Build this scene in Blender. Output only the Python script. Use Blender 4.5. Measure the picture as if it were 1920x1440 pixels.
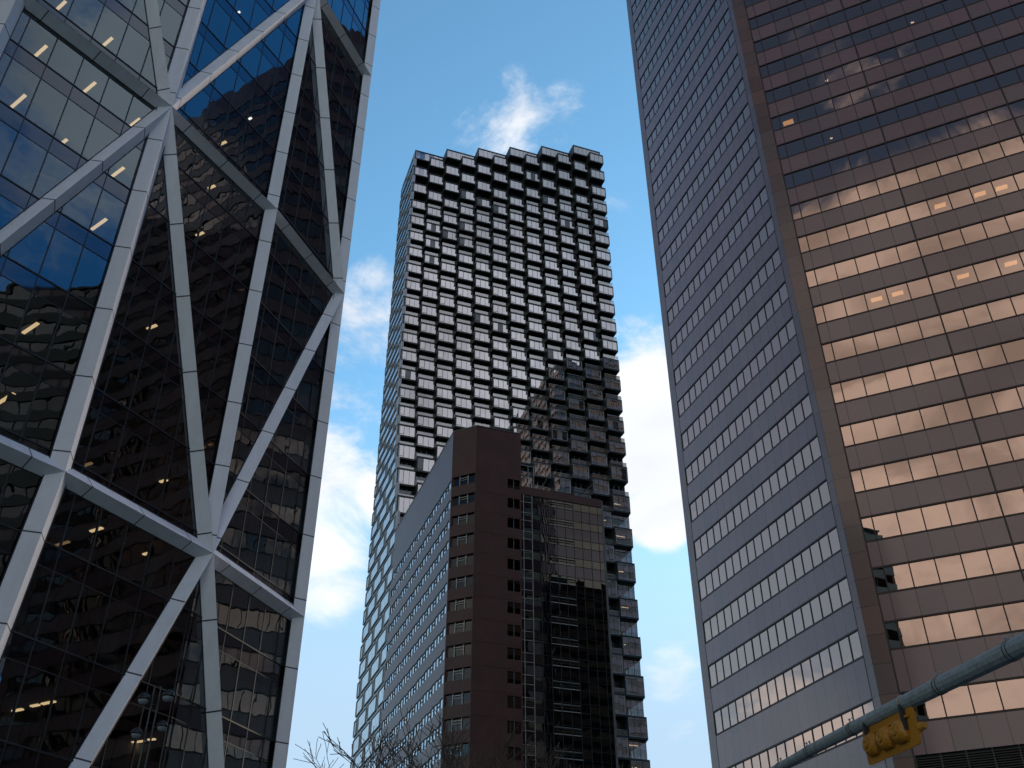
import bpy, math, random
from mathutils import Vector
R = math.radians
random.seed(7)
for o in list(bpy.data.objects): bpy.data.objects.remove(o, do_unlink=True)
sc = bpy.context.scene
col = sc.collection
CAM = (0.0, 0.0, 1.6)

# ------------------------------------------------------------------ camera
cd = bpy.data.cameras.new("camera"); cam = bpy.data.objects.new("camera", cd); col.objects.link(cam)
cd.sensor_width = 36; cd.lens = 35.006; cd.clip_start = 0.1; cd.clip_end = 6000
PITCH = R(34.9)
cam.rotation_mode = 'XYZ'; cam.location = CAM
from mathutils import Matrix
cam.matrix_world = Matrix.Translation(CAM) @ Matrix.Rotation(PITCH + math.pi/2, 4, 'X') @ Matrix.Rotation(R(-0.097), 4, 'Z')
sc.camera = cam

# ------------------------------------------------------------------ node helper
class NT:
    def __init__(s, tree): s.t = tree; s.t.nodes.clear()
    def n(s, typ, props=None, **ins):
        nd = s.t.nodes.new(typ)
        for k, v in (props or {}).items(): setattr(nd, k, v)
        for k, v in ins.items():
            key = int(k[1:]) if k[0] == 'i' and k[1:].isdigit() else k.replace('_', ' ')
            sk = nd.inputs[key]
            if isinstance(v, bpy.types.NodeSocket): s.t.links.new(v, sk)
            else: sk.default_value = v
        return nd
    def link(s, a, b): s.t.links.new(a, b)
    def math(s, op, a, b=0.0, clamp=False):
        return s.n('ShaderNodeMath', dict(operation=op, use_clamp=clamp), i0=a, i1=b).outputs[0]
    def mix(s, f, a, b, typ='MIX'):
        nd = s.n('ShaderNodeMix', dict(data_type='RGBA', blend_type=typ))
        for k, v in ((0, f), (6, a), (7, b)):
            if isinstance(v, bpy.types.NodeSocket): s.link(v, nd.inputs[k])
            else: nd.inputs[k].default_value = v if k == 0 or len(v) == 4 else (*v, 1)
        return nd.outputs[2]
    def maprange(s, v, a, b, c=0.0, d=1.0, smooth=True):
        return s.n('ShaderNodeMapRange', dict(interpolation_type='SMOOTHSTEP' if smooth else 'LINEAR'), i0=v, i1=a, i2=b, i3=c, i4=d).outputs[0]
def hz(a): return (math.sin(R(a)), math.cos(R(a)))
def dirv(az, te):
    v = Vector((math.sin(R(az)), math.cos(R(az)), te)); return tuple(v.normalized())

# ------------------------------------------------------------------ sky
SUN_EL, SUN_AZ = R(14), R(34)      # low veiled sun ahead, hidden behind the granite tower
w = bpy.data.worlds.new("World"); sc.world = w; w.use_nodes = True
nt = NT(w.node_tree)
sky = nt.n('ShaderNodeTexSky', dict(sky_type='NISHITA', sun_disc=False, sun_elevation=SUN_EL, sun_rotation=SUN_AZ,
           air_density=1.0, dust_density=0.6, ozone_density=1.6, altitude=1000))
gen = nt.n('ShaderNodeTexCoord').outputs['Generated']
nrm = nt.n('ShaderNodeVectorMath', dict(operation='NORMALIZE'), i0=gen).outputs[0]
def blob(az, te, r0, r1, wgt):
    d = nt.n('ShaderNodeVectorMath', dict(operation='DOT_PRODUCT'), i0=nrm, i1=dirv(az, te)).outputs['Value']
    return nt.maprange(d, math.cos(R(r1)), math.cos(R(r0)), 0.0, wgt)
stretch = nt.n('ShaderNodeVectorMath', dict(operation='MULTIPLY'), i0=nrm, i1=(1.0, 1.0, 1.7)).outputs[0]
no1 = nt.n('ShaderNodeTexNoise', dict(noise_dimensions='3D'), Vector=stretch, Scale=5.5, Detail=12.0, Roughness=.64, Distortion=.45).outputs['Fac']
no2 = nt.n('ShaderNodeTexNoise', dict(noise_dimensions='3D'), Vector=stretch, Scale=2.1, Detail=3.0, Roughness=0.5).outputs['Fac']
sep = nt.n('ShaderNodeSeparateXYZ', Vector=nrm)
SKYMUL = (.215, .315, .315)
BLOBS = [ # az, te, r0, r1, weight : where the photograph and its reflections show cloud
    (0.0, 1.20, 1, 7, .12), (-1.0, 1.10, 1, 6, .09),
    (-12, .66, 2, 8, .22), (-12.5, .52, 2, 6, .25), (-12, .44, 1, 4, .16), (-10.5, .82, .5, 3.5, .22),
    (10, .62, 2, 7, .36), (9.6, .52, 1, 3.2, .34), (8.3, .75, .5, 3, .12), (9.3, .33, .5, 2.4, .12), (9.5, .26, .5, 2.2, .16), (8.7, .98, .5, 3, .14),
    (-156, .42, 14, 25, .50), (-171, .47, 12, 20, .50), (-158, 1.2, 1, 5, .20), (-150, .3, 8, 22, .3), (138, .68, 9, 18, .60), (166, .38, 8, 17, .4),
    (112, 1.25, 6, 20, .28), (-57, .27, 1, 6, .20), (-53, .22, 1, 5, .18), (-110, .35, 10, 30, .2),
]
bias = None
for b in BLOBS:
    v = blob(*b); bias = v if bias is None else nt.math('MAXIMUM', bias, v)
dens = nt.math('ADD', nt.math('ADD', nt.math('MULTIPLY', no1, .72), nt.math('MULTIPLY', no2, .28)), bias)
mask = nt.maprange(dens, .61, .79)
base = nt.mix(1.0, sky.outputs[0], (*SKYMUL, 1), 'MULTIPLY')
west = blob(-55, .45, 10, 34, .66)
base = nt.mix(west, base, (.40, .41, .53, 1))
base = nt.mix(blob(-56, 1.3, 6, 24, .5), base, (.13, .23, .40, 1))
base = nt.mix(blob(-100, .9, 12, 36, .8), base, (.04, .06, .13, 1))
low = nt.maprange(nt.n('ShaderNodeSeparateXYZ', Vector=nrm).outputs[2], .60, .24, 0.0, .97)
front = blob(-4, .35, 30, 62, 1.0)
base = nt.mix(nt.math('MULTIPLY', low, front), base, (.53, .72, .92, 1))
# deeper blue high up and behind the camera
back = blob(-170, 1.9, 15, 62, 1.0)
east = blob(92, 1.0, 14, 50, 1.0)
base = nt.mix(nt.math('MULTIPLY', back, .85), base, (.044, .046, .090, 1))
base = nt.mix(nt.math('MULTIPLY', east, .85), base, (.032, .28, .82, 1))
warm = blob(-165, .5, 25, 70, 1.0)
fine = nt.n('ShaderNodeTexNoise', dict(noise_dimensions='3D'), Vector=stretch, Scale=9.0, Detail=6.0, Roughness=.55, Distortion=.6).outputs['Fac']
shade = nt.math('MULTIPLY', nt.maprange(no2, .35, .62, .86, 1.06), nt.maprange(fine, .32, .62, nt.math('SUBTRACT', 1.0, nt.math('MULTIPLY', warm, .40)), 1.08))
cc = nt.mix(warm, (1.0, 1.01, 1.04, 1), (.98, .82, .74, 1))
cc = nt.mix(blob(137, .74, 14, 26, 1.0), cc, (.60, .62, .70, 1))
cc = nt.mix(blob(138, .62, 5, 19, 1.0), cc, (.95, .92, .97, 1))
cc = nt.mix(blob(112, 1.25, 8, 26, .7), cc, (.52, .66, .78, 1))
cc = nt.mix(1.0, cc, nt.n('ShaderNodeCombineXYZ', X=shade, Y=shade, Z=shade).outputs[0], 'MULTIPLY')
final = nt.mix(nt.math('MULTIPLY', mask, .96), base, cc)
final = nt.mix(1.0, final, (4.17, 4.17, 4.17, 1), 'MULTIPLY')
bg = nt.n('ShaderNodeBackground', Color=final, Strength=0.12)
nt.link(bg.outputs[0], nt.n('ShaderNodeOutputWorld').inputs[0])

sd = bpy.data.lights.new("sun", 'SUN'); sun = bpy.data.objects.new("sun", sd); col.objects.link(sun)
sd.energy = 0.5; sd.angle = R(10); sd.color = (1.0, .86, .72)
sun.rotation_euler = Vector((math.sin(SUN_AZ)*math.cos(SUN_EL), math.cos(SUN_AZ)*math.cos(SUN_EL), math.sin(SUN_EL))).to_track_quat('Z', 'Y').to_euler()
sc.view_settings.view_transform = 'Standard'; sc.view_settings.look = 'None'
sc.view_settings.exposure = 1.0; sc.view_settings.gamma = 1.0
sc.render.engine = 'CYCLES'
sc.cycles.max_bounces = 8; sc.cycles.transparent_max_bounces = 12; sc.cycles.glossy_bounces = 5

# ------------------------------------------------------------------ materials
M = {}
def mat(name):
    m = bpy.data.materials.new(name); m.use_nodes = True; M[name] = m; return NT(m.node_tree)
def out(t, sh): t.link(sh, t.n('ShaderNodeOutputMaterial').inputs[0])
def plain(name, c, rough=.6, metal=0.0, spec=.5, noise=.12, scale=1.5, bump=0.0, coat=0.0):
    t = mat(name)
    co = t.n('ShaderNodeTexCoord').outputs['Object']
    nz = t.n('ShaderNodeTexNoise', Vector=co, Scale=scale, Detail=6.0, Roughness=.6).outputs['Fac']
    f = t.maprange(nz, .3, .7, 1-noise, 1+noise, False)
    c2 = t.mix(1.0, (*c, 1), t.n('ShaderNodeCombineXYZ', X=f, Y=f, Z=f).outputs[0], 'MULTIPLY')
    p = t.n('ShaderNodeBsdfPrincipled', Base_Color=c2, Roughness=rough, Metallic=metal, Specular_IOR_Level=spec, Coat_Weight=coat, Coat_Roughness=.1)
    if bump:
        b = t.n('ShaderNodeBump', Strength=1.0, Distance=bump, Height=nz); t.link(b.outputs[0], p.inputs['Normal'])
    out(t, p.outputs[0])
def emis(name, c, s):
    t = mat(name); out(t, t.n('ShaderNodeEmission', Color=(*c, 1), Strength=s).outputs[0])
def glass(name, r0, tint, trans, rough=.0, wave=.004, wscale=.55, edge=(1, 1, 1), wave2=0.0, power=5.0, pane=.0):
    """coated glass: mirror part by angle, the rest passes into the room behind"""
    t = mat(name)
    lw = t.n('ShaderNodeLayerWeight', Blend=.5).outputs['Facing']
    sch = t.math('POWER', lw, power)
    r = t.math('ADD', r0, t.math('MULTIPLY', sch, 1-r0), True)
    co = t.n('ShaderNodeTexCoord').outputs['Object']
    nz = t.n('ShaderNodeTexNoise', Vector=co, Scale=wscale, Detail=1.5, Roughness=.5).outputs['Fac']
    b = t.n('ShaderNodeBump', Strength=1.0, Distance=wave, Height=nz).outputs[0]
    if wave2:
        nz2 = t.n('ShaderNodeTexNoise', Vector=co, Scale=wscale*3.1, Detail=0.0).outputs['Fac']
        b = t.n('ShaderNodeBump', Strength=1.0, Distance=wave2, Height=nz2, Normal=b).outputs[0]
    c = t.mix(sch, (*tint, 1), (*edge, 1))
    g = t.n('ShaderNodeBsdfGlossy', Color=c, Roughness=rough, Normal=b)
    tr = t.n('ShaderNodeBsdfTransparent', Color=(*trans, 1))
    mx = t.n('ShaderNodeMixShader', i0=r, i1=tr.outputs[0], i2=g.outputs[0])
    out(t, mx.outputs[0])
def panelled(name, c, ju, jv, w=.02, rough=.35, metal=0.0, spec=.5, var=.12, jc=(.02, .02, .022), coat=0.0, nscale=6., speck=.15, bump=0.0, streak=0.0, vary_v=True, hue=None):
    """cladding whose joints and per panel tone follow the UV map (metres)"""
    t = mat(name)
    uv = t.n('ShaderNodeTexCoord').outputs['UV']
    sx = t.n('ShaderNodeSeparateXYZ', Vector=uv)
    def joint(v, p):
        if not p: return 0.0
        q = t.math('DIVIDE', v, p); fr = t.math('FRACT', q)
        d = t.math('MULTIPLY', t.math('MINIMUM', fr, t.math('SUBTRACT', 1.0, fr)), p)
        return t.maprange(d, w*.5, w*1.1, 1.0, 0.0)
    j = t.math('MAXIMUM', joint(sx.outputs[0], ju), joint(sx.outputs[1], jv))
    cu = t.math('FLOOR', t.math('DIVIDE', sx.outputs[0], ju or 1000)); cv = t.math('FLOOR', t.math('DIVIDE', sx.outputs[1], jv or 1000))
    wn = t.n('ShaderNodeTexWhiteNoise', dict(noise_dimensions='2D'), Vector=t.n('ShaderNodeCombineXYZ', X=cu, Y=cv, Z=0.0).outputs[0])
    co = t.n('ShaderNodeTexCoord').outputs['Object']
    nz = t.n('ShaderNodeTexNoise', Vector=co, Scale=nscale, Detail=8.0, Roughness=.7).outputs['Fac']
    f = t.math('ADD', t.maprange(wn.outputs[0], 0, 1, 1-var, 1+var, False), t.maprange(nz, .3, .7, -speck, speck, False))
    if streak:
        s2 = t.n('ShaderNodeTexNoise', Vector=t.n('ShaderNodeVectorMath', dict(operation='MULTIPLY'), i0=co, i1=(2.2, 2.2, .12)).outputs[0], Scale=1.0, Detail=5.0).outputs['Fac']
        f = t.math('ADD', f, t.maprange(s2, .35, .7, -streak, streak, False))
    cc = t.mix(1.0, (*c, 1), t.n('ShaderNodeCombineXYZ', X=f, Y=f, Z=f).outputs[0], 'MULTIPLY')
    if hue: cc = t.mix(t.math('MULTIPLY', t.math('FRACT', t.math('MULTIPLY', wn.outputs[0], 7.31)), .6), cc, (*hue, 1))
    cc = t.mix(j, cc, (*jc, 1))
    ro = t.math('ADD', rough, t.math('MULTIPLY', nz, .1))
    p = t.n('ShaderNodeBsdfPrincipled', Base_Color=cc, Roughness=ro, Metallic=metal, Specular_IOR_Level=spec, Coat_Weight=coat, Coat_Roughness=.06)
    b = t.n('ShaderNodeBump', Strength=.25, Distance=max(bump, .003), Height=t.math('SUBTRACT', t.math('MULTIPLY', nz, .3 if bump else 0.0), j)).outputs[0]
    t.link(b, p.inputs['Normal']); out(t, p.outputs[0])

# diagrid tower
panelled('painted_steel', (.80, .77, .85), 0, 4.09, w=.045, rough=.48, metal=0.0, var=.03, speck=.04, nscale=1.2, streak=.04)
glass('blue_glass', .14, (.86, .95, 1.0), (.30, .34, .36), wave=.012, wscale=.42, wave2=.0016, edge=(.8, .95, 1))
glass('spandrel_glass', .105, (.84, .86, .98), (.0, .0, .0), wave=.008, wscale=.42, rough=.03)
plain('dark_gasket', (.012, .012, .016), .5)
plain('room_dark', (.030, .030, .034), .9, noise=.3, scale=.4)
plain('room_partition', (.10, .13, .13), .7, noise=.3, scale=.4)
emis('lamp_warm', (1.0, .64, .32), 1.1)
emis('lamp_dim', (1.0, .55, .25), .25)
emis('lamp_white', (1.0, .90, .75), 2.0)
# bronze tower
panelled('granite', (.168, .092, .100), 1.0, 0, w=.030, rough=.20, spec=.6, var=.15, speck=.07, nscale=5, coat=.55, jc=(.045, .03, .032), hue=(.135, .095, .105))
panelled('granite_corner', (.13, .066, .058), 0, 2.03, w=.03, rough=.2, spec=.6, var=.20, speck=.14, nscale=9, coat=.4, hue=(.10, .08, .08))
glass('dim_bronze', .14, (.95, .70, .58), (.10, .08, .07), wave=.0026)
glass('bronze_glass', .43, (.95, .74, .62), (.30, .22, .16), wave=.0026, wscale=.45, wave2=.0005, edge=(.84, .84, .92), power=3.4)
plain('bronze_frame', (.030, .018, .018), .45, metal=.4)
plain('louvre_metal', (.035, .028, .028), .5, metal=.3)
# pixel tower
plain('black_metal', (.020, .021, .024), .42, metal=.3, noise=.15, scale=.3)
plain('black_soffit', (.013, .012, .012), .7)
glass('clear_glass', .44, (.92, .95, 1.0), (.42, .46, .48), wave=.0030, wscale=.5, edge=(1, 1, 1))
glass('recess_glass', .10, (.7, .8, .9), (.20, .24, .26), wave=.002, wscale=.5)
glass('rail_glass', .40, (.62, .66, .68), (.30, .33, .34), wave=.002, wscale=.5)
glass('sky_glass', .42, (.72, .9, 1.0), (.05, .06, .07), wave=.003, wscale=.4, edge=(.95, 1, 1), power=2.6)
panelled('zinc_panel', (.30, .32, .35), 2.2, 0, w=.03, rough=.34, metal=.55, var=.10, speck=.05, nscale=1.5)
plain('pale_frame', (.40, .43, .46), .45, metal=.3)
# brick block
t = mat('brown_brick')
uv = t.n('ShaderNodeTexCoord').outputs['UV']
bk = t.n('ShaderNodeTexBrick', dict(offset=.5), Vector=uv, Color1=(.074, .020, .016, 1), Color2=(.050, .015, .013, 1), Mortar=(.050, .030, .026, 1), Scale=1.0, Mortar_Size=.008, Brick_Width=.24, Row_Height=.0762)
nz = t.n('ShaderNodeTexNoise', Vector=t.n('ShaderNodeTexCoord').outputs['Object'], Scale=.5, Detail=7.0, Roughness=.65).outputs['Fac']
f = t.maprange(nz, .3, .7, .78, 1.22, False)
c2 = t.mix(1.0, bk.outputs['Color'], t.n('ShaderNodeCombineXYZ', X=f, Y=f, Z=f).outputs[0], 'MULTIPLY')
p = t.n('ShaderNodeBsdfPrincipled', Base_Color=c2, Roughness=.36, Specular_IOR_Level=.28)
t.link(t.n('ShaderNodeBump', Strength=.4, Distance=.01, Height=bk.outputs['Fac']).outputs[0], p.inputs['Normal']); out(t, p.outputs[0])
glass('smoke_glass', .10, (.62, .60, .50), (.10, .10, .09), wave=.010, wscale=.35, wave2=.002)
glass('dark_window', .045, (.8, .85, .85), (.25, .25, .24), wave=.004)
glass('smoke_spandrel', .085, (.55, .52, .55), (.0, .0, .0), wave=.010, wscale=.35, rough=.02)
glass('hotel_glass', .34, (.72, .88, 1.0), (.05, .05, .06), wave=.003, edge=(.85, .95, 1), power=2.8)
plain('alu_frame', (.34, .33, .33), .4, metal=.5)
plain('dark_window_frame', (.09, .085, .085), .5)
# street
plain('galvanised', (.26, .29, .31), .5, metal=.15, noise=.28, scale=14)
plain('signal_yellow', (.40, .165, .008), .45, noise=.14, coat=.1)
plain('signal_black', (.03, .03, .035), .5)
plain('cable', (.35, .30, .22), .6)
plain('black_pole', (.022, .022, .025), .35, metal=.3)
plain('lamp_glass', (.25, .27, .30), .15, spec=.8)
plain('bark', (.085, .058, .046), .85, noise=.3, scale=8)
plain('roofing', (.10, .10, .10), .9)
t = mat('asphalt')
co = t.n('ShaderNodeTexCoord').outputs['Object']
a = t.n('ShaderNodeTexNoise', Vector=co, Scale=40.0, Detail=4.0).outputs['Fac']; b_ = t.n('ShaderNodeTexNoise', Vector=co, Scale=.25, Detail=6.0).outputs['Fac']
f = t.math('MULTIPLY', t.maprange(a, .3, .7, .7, 1.3, False), t.maprange(b_, .3, .7, .75, 1.25, False))
out(t, t.n('ShaderNodeBsdfPrincipled', Base_Color=t.mix(1.0, (.05, .05, .052, 1), t.n('ShaderNodeCombineXYZ', X=f, Y=f, Z=f).outputs[0], 'MULTIPLY'), Roughness=.85).outputs[0])
panelled('paving', (.19, .185, .175), 1.5, 1.5, w=.02, rough=.8, var=.08, speck=.1)
plain('kerb_stone', (.30, .29, .28), .8)
plain('white_paint', (.72, .72, .70), .7)
plain('concrete', (.30, .29, .28), .8, noise=.18, scale=.3)
plain('ground_mat', (.065, .065, .06), .95, noise=.25, scale=.05)
glass('plain_glass', .25, (.7, .8, .88), (.08, .09, .10), wave=.004)

# ------------------------------------------------------------------ mesh builder
class MB:
    def __init__(s): s.v = []; s.f = []; s.m = []; s.uv = []; s.mats = []
    def mi(s, m):
        if m not in s.mats: s.mats.append(m)
        return s.mats.index(m)
    def quad(s, pts, m, uvs=None):
        b = len(s.v); s.v += [tuple(p) for p in pts]; s.f.append(tuple(range(b, b+len(pts)))); s.m.append(s.mi(m))
        s.uv.append(uvs or [(0, 0)]*len(pts))
    def prism(s, base, top, m, caps=True):
        """base/top: matching rings of points"""
        n = len(base)
        for i in range(n):
            j = (i+1) % n; s.quad([base[i], base[j], top[j], top[i]], m)
        if caps: s.quad(list(reversed(base)), m); s.quad(top, m)
    def tube(s, path, rad, m, n=8, caps=True):
        rings = []
        for i, p in enumerate(path):
            p = Vector(p); a = Vector(path[max(i-1, 0)]); c = Vector(path[min(i+1, len(path)-1)])
            d = (c-a).normalized(); up = Vector((0, 0, 1)) if abs(d.z) < .9 else Vector((1, 0, 0))
            x = d.cross(up).normalized(); y = x.cross(d).normalized()
            r = rad[i] if isinstance(rad, (list, tuple)) else rad
            b = len(s.v)
            for k in range(n):
                an = 2*math.pi*k/n; s.v.append(tuple(p + x*math.cos(an)*r + y*math.sin(an)*r))
            rings.append(b)
        mi = s.mi(m)
        for a, b in zip(rings, rings[1:]):
            for k in range(n):
                k2 = (k+1) % n; s.f.append((a+k, a+k2, b+k2, b+k)); s.m.append(mi); s.uv.append([(0, 0)]*4)
        if caps:
            for b, rev in ((rings[0], False), (rings[-1], True)):
                idx = [b+k for k in range(n)]; s.f.append(tuple(reversed(idx)) if rev else tuple(idx)); s.m.append(mi); s.uv.append([(0, 0)]*n)
    def build(s, name, parent=None, smooth=False, origin=None, **tags):
        me = bpy.data.meshes.new(name)
        if origin is not None:
            ox, oy, oz = origin; vs = [(x-ox, y-oy, z-oz) for x, y, z in s.v]
        else: vs = s.v
        me.from_pydata(vs, [], s.f)
        for m in s.mats: me.materials.append(M[m])
        me.polygons.foreach_set('material_index', s.m)
        ul = me.uv_layers.new(name='UVMap'); flat = []
        for u in s.uv:
            for a in u: flat += [a[0], a[1]]
        ul.data.foreach_set('uv', flat)
        if smooth: me.polygons.foreach_set('use_smooth', [True]*len(me.polygons))
        me.update()
        o = bpy.data.objects.new(name, me); col.objects.link(o)
        if origin is not None: o.location = origin
        if parent: o.parent = parent; o.matrix_parent_inverse = Matrix.Identity(4)
        for k, v in tags.items(): o[k] = v
        return o
    def area_px(s):
        pts = []
        for x, y, z in s.v:
            z -= CAM[2]; zc = y*math.cos(PITCH)+z*math.sin(PITCH); yc = -y*math.sin(PITCH)+z*math.cos(PITCH)
            if zc < .1: return 0.0
            pts.append((960+1867*x/zc, 720-1867*yc/zc))
        x0 = max(0, min(p[0] for p in pts)); x1 = min(1920, max(p[0] for p in pts)); y0 = max(0, min(p[1] for p in pts)); y1 = min(1440, max(p[1] for p in pts))
        return max(0, x1-x0)*max(0, y1-y0)
    def merge(s, o):
        b = len(s.v); s.v += o.v
        for f, m, u in zip(o.f, o.m, o.uv): s.f.append(tuple(i+b for i in f)); s.m.append(s.mi(o.mats[m])); s.uv.append(u)
class Face:
    """vertical facade frame: s along the wall (metres), o outwards, z up"""
    def __init__(s, P, az):
        s.P = P; s.d = hz(az); s.n = (s.d[1], -s.d[0])
    def at(s, a, o, z): return (s.P[0]+a*s.d[0]+o*s.n[0], s.P[1]+a*s.d[1]+o*s.n[1], z)
    def box(s, mb, s0, s1, z0, z1, o0, o1, m, u0=0., us=1., front=None):
        """box; UV = metres along the wall and height"""
        c = [s.at(a, o, z) for z in (z0, z1) for o in (o0, o1) for a in (s0, s1)]  # 0..7
        U = lambda a: (a-u0)/us
        mb.quad([c[2], c[3], c[7], c[6]], front or m, [(U(s0), z0), (U(s1), z0), (U(s1), z1), (U(s0), z1)])
        mb.quad([c[1], c[0], c[4], c[5]], m, [(U(s1), z0), (U(s0), z0), (U(s0), z1), (U(s1), z1)])
        mb.quad([c[0], c[2], c[6], c[4]], m, [(o0+.3, z0), (o1+.3, z0), (o1+.3, z1), (o0+.3, z1)])
        mb.quad([c[3], c[1], c[5], c[7]], m, [(o1+.3, z0), (o0+.3, z0), (o0+.3, z1), (o1+.3, z1)])
        mb.quad([c[0], c[1], c[3], c[2]], m, [(U(s0), o0+.3), (U(s1), o0+.3), (U(s1), o1+.3), (U(s0), o1+.3)])
        mb.quad([c[6], c[7], c[5], c[4]], m, [(U(s0), o1+.3), (U(s1), o1+.3), (U(s1), o0+.3), (U(s0), o0+.3)])
    def pane(s, mb, s0, s1, z0, z1, o, m, jit=0.0):
        jit *= min(1.0, abs(s1-s0)/1.7)
        q = lambda: random.uniform(-jit, jit)
        a, b, c = q(), q(), q()
        mb.quad([s.at(s0, o+a, z0), s.at(s1, o+b, z0), s.at(s1, o+b+c-a if False else o+b+c, z1), s.at(s0, o+a+c, z1)], m)
def empty(name, loc, label, cat, group=None):
    o = bpy.data.objects.new(name, None); col.objects.link(o); o.location = loc; o.empty_display_size = 1
    o['label'] = label; o['category'] = cat
    if group: o['group'] = group
    return o
def attach(o, root):
    """keep world position under a root empty"""
    o.parent = root; o.matrix_parent_inverse = Matrix.Translation(-root.location)
def put(mb, name, root, **k):
    o = mb.build(name, **k); attach(o, root); return o
def family(items, name, root, child=None, limit=100):
    """items: (mesh, submesh). The largest in view as parts of their own, the rest as ONE stuff part."""
    items = sorted(items, key=lambda t: -t[0].area_px())
    for a, b in items[:limit]:
        o = put(a, name, root)
        if b is not None and b.f:
            c = b.build(child); c.parent = o; c.matrix_parent_inverse = Matrix.Identity(4)
    rest = items[limit:]
    if rest:
        A, B = MB(), MB()
        for a, b in rest:
            A.merge(a)
            if b is not None: B.merge(b)
        o = put(A, name, root, kind='stuff')
        if B.f:
            c = B.build(child); c['kind'] = 'stuff'; c.parent = o; c.matrix_parent_inverse = Matrix.Identity(4)

def off(P, az, a):
    d = hz(az); return (P[0]+d[0]*a, P[1]+d[1]*a)
def polyprism(mb, poly, z0, z1, m):
    b = [(x, y, z0) for x, y in poly]; t_ = [(x, y, z1) for x, y in poly]
    for i in range(len(poly)):
        j = (i+1) % len(poly); L = math.hypot(poly[j][0]-poly[i][0], poly[j][1]-poly[i][1])
        mb.quad([b[i], b[j], t_[j], t_[i]], m, [(0, z0), (L, z0), (L, z1), (0, z1)])
    mb.quad(list(reversed(b)), m, [(x, y) for x, y in reversed(poly)]); mb.quad(t_, m, [(x, y) for x, y in poly])

GA = -19.85                      # azimuth of the street grid
U_, V_ = hz(GA+90), hz(GA)
def tp(t_, p_): return (U_[0]*t_+V_[0]*p_, U_[1]*t_+V_[1]*p_)

# ================================================================== setting: ground, street
def sheet(name, pts, z, m, thick=0.0, **tags):
    mb = MB()
    if thick:
        polyprism(mb, pts, z-thick, z, m)
        return mb.build(name, kind='structure')
    mb.quad([(x, y, z) for x, y in pts], m, [(x, y) for x, y in pts])
    return mb.build(name, kind='structure')
sheet('ground', [(-2500, -2500), (2500, -2500), (2500, 2500), (-2500, 2500)], -.02, 'ground_mat')
# street the camera stands on, running away along the grid; a cross street under the signal arm
sheet('road', [tp(-2, -160), tp(11, -160), tp(11, 420), tp(-2, 420)], 0.0, 'asphalt')
sheet('cross_road', [tp(-160, 15), tp(160, 15), tp(160, 27), tp(-160, 27)], .004, 'asphalt')
sheet('pavement', [tp(-8, 27.2), tp(-2.2, 27.2), tp(-2.2, 300), tp(-8, 300)], .13, 'paving', .13)
sheet('pavement', [tp(11.2, 27.2), tp(30, 27.2), tp(30, 300), tp(11.2, 300)], .13, 'paving', .13)
sheet('pavement', [tp(-8, -100), tp(-2.2, -100), tp(-2.2, 14.8), tp(-8, 14.8)], .13, 'paving', .13)
sheet('pavement', [tp(11.2, -100), tp(20, -100), tp(20, 14.8), tp(11.2, 14.8)], .13, 'paving', .13)
kb = MB()
for t0, t1 in ((-2.2, -2.0), (11.0, 11.2)):
    for p0, p1 in ((-100, 14.8), (27.2, 300)):
        polyprism(kb, [tp(t0, p0), tp(t1, p0), tp(t1, p1), tp(t0, p1)], 0, .15, 'kerb_stone')
kb.build('kerb', kind='structure')
mk = MB()
for i in range(60):
    p0 = 30+i*4.5; mk.quad([(*tp(4.45, p0), .008), (*tp(4.57, p0), .008), (*tp(4.57, p0+2.4), .008), (*tp(4.45, p0+2.4), .008)], 'white_paint')
for i in range(12):
    t0 = -1.5+i*1.05; mk.quad([(*tp(t0, 12.0), .008), (*tp(t0+.5, 12.0), .008), (*tp(t0+.5, 14.4), .008), (*tp(t0, 14.4), .008)], 'white_paint')
mk.build('road_marking', kind='structure')

# ================================================================== 1. bronze glass office tower (right)
K = (24.204, 65.682); L = off(K, GA, 22.22); E_ = off(K, 115.15, 42.4)
H_R = 131.5
tower = empty('office_tower', (40, 75, 0), 'reddish brown granite office tower with bronze ribbon windows and a slanted corner at the right', 'building')
blue = Face(L, 160.15); brown = Face(K, 115.15)
poly = [L, K, E_, off(E_, 70.15, 6), off(L, 70.15, 12)]
def inset(pts, d):
    cx = sum(p[0] for p in pts)/len(pts); cy = sum(p[1] for p in pts)/len(pts)
    r = []
    for i in range(len(pts)):
        a, b, c = Vector(pts[i-1]), Vector(pts[i]), Vector(pts[(i+1) % len(pts)])
        e1 = (b-a).normalized(); e2 = (c-b).normalized()
        n1 = Vector((-e1.y, e1.x)); n2 = Vector((-e2.y, e2.x))
        bis = (n1+n2).normalized(); k = d/max(.3, bis.dot(n1)); r.append((b.x+bis.x*k, b.y+bis.y*k))
    return r
core = MB(); polyprism(core, inset(poly, 2.6), 0, H_R-1, 'room_dark')
put(core, 'core', tower)
sl = MB()
tops = [22.36] + [27.2+3.97*k for k in range(26)]
for zt in tops: polyprism(sl, inset(poly, .32), zt+.10, zt+.45, 'room_dark')
put(sl, 'floor_slab', tower)
wall = MB(); wins = []; jn = MB()
def granite_band(F, s0, s1, z0, z1, u0, us):
    n = max(1, round((z1-z0)/2.0)) if z1-z0 > 2.6 else 1
    for i in range(n):
        F.box(wall, s0, s1, z0+(z1-z0)*i/n+(.012 if i else 0), z0+(z1-z0)*(i+1)/n, -.30, 0, 'granite', u0, us)
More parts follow.
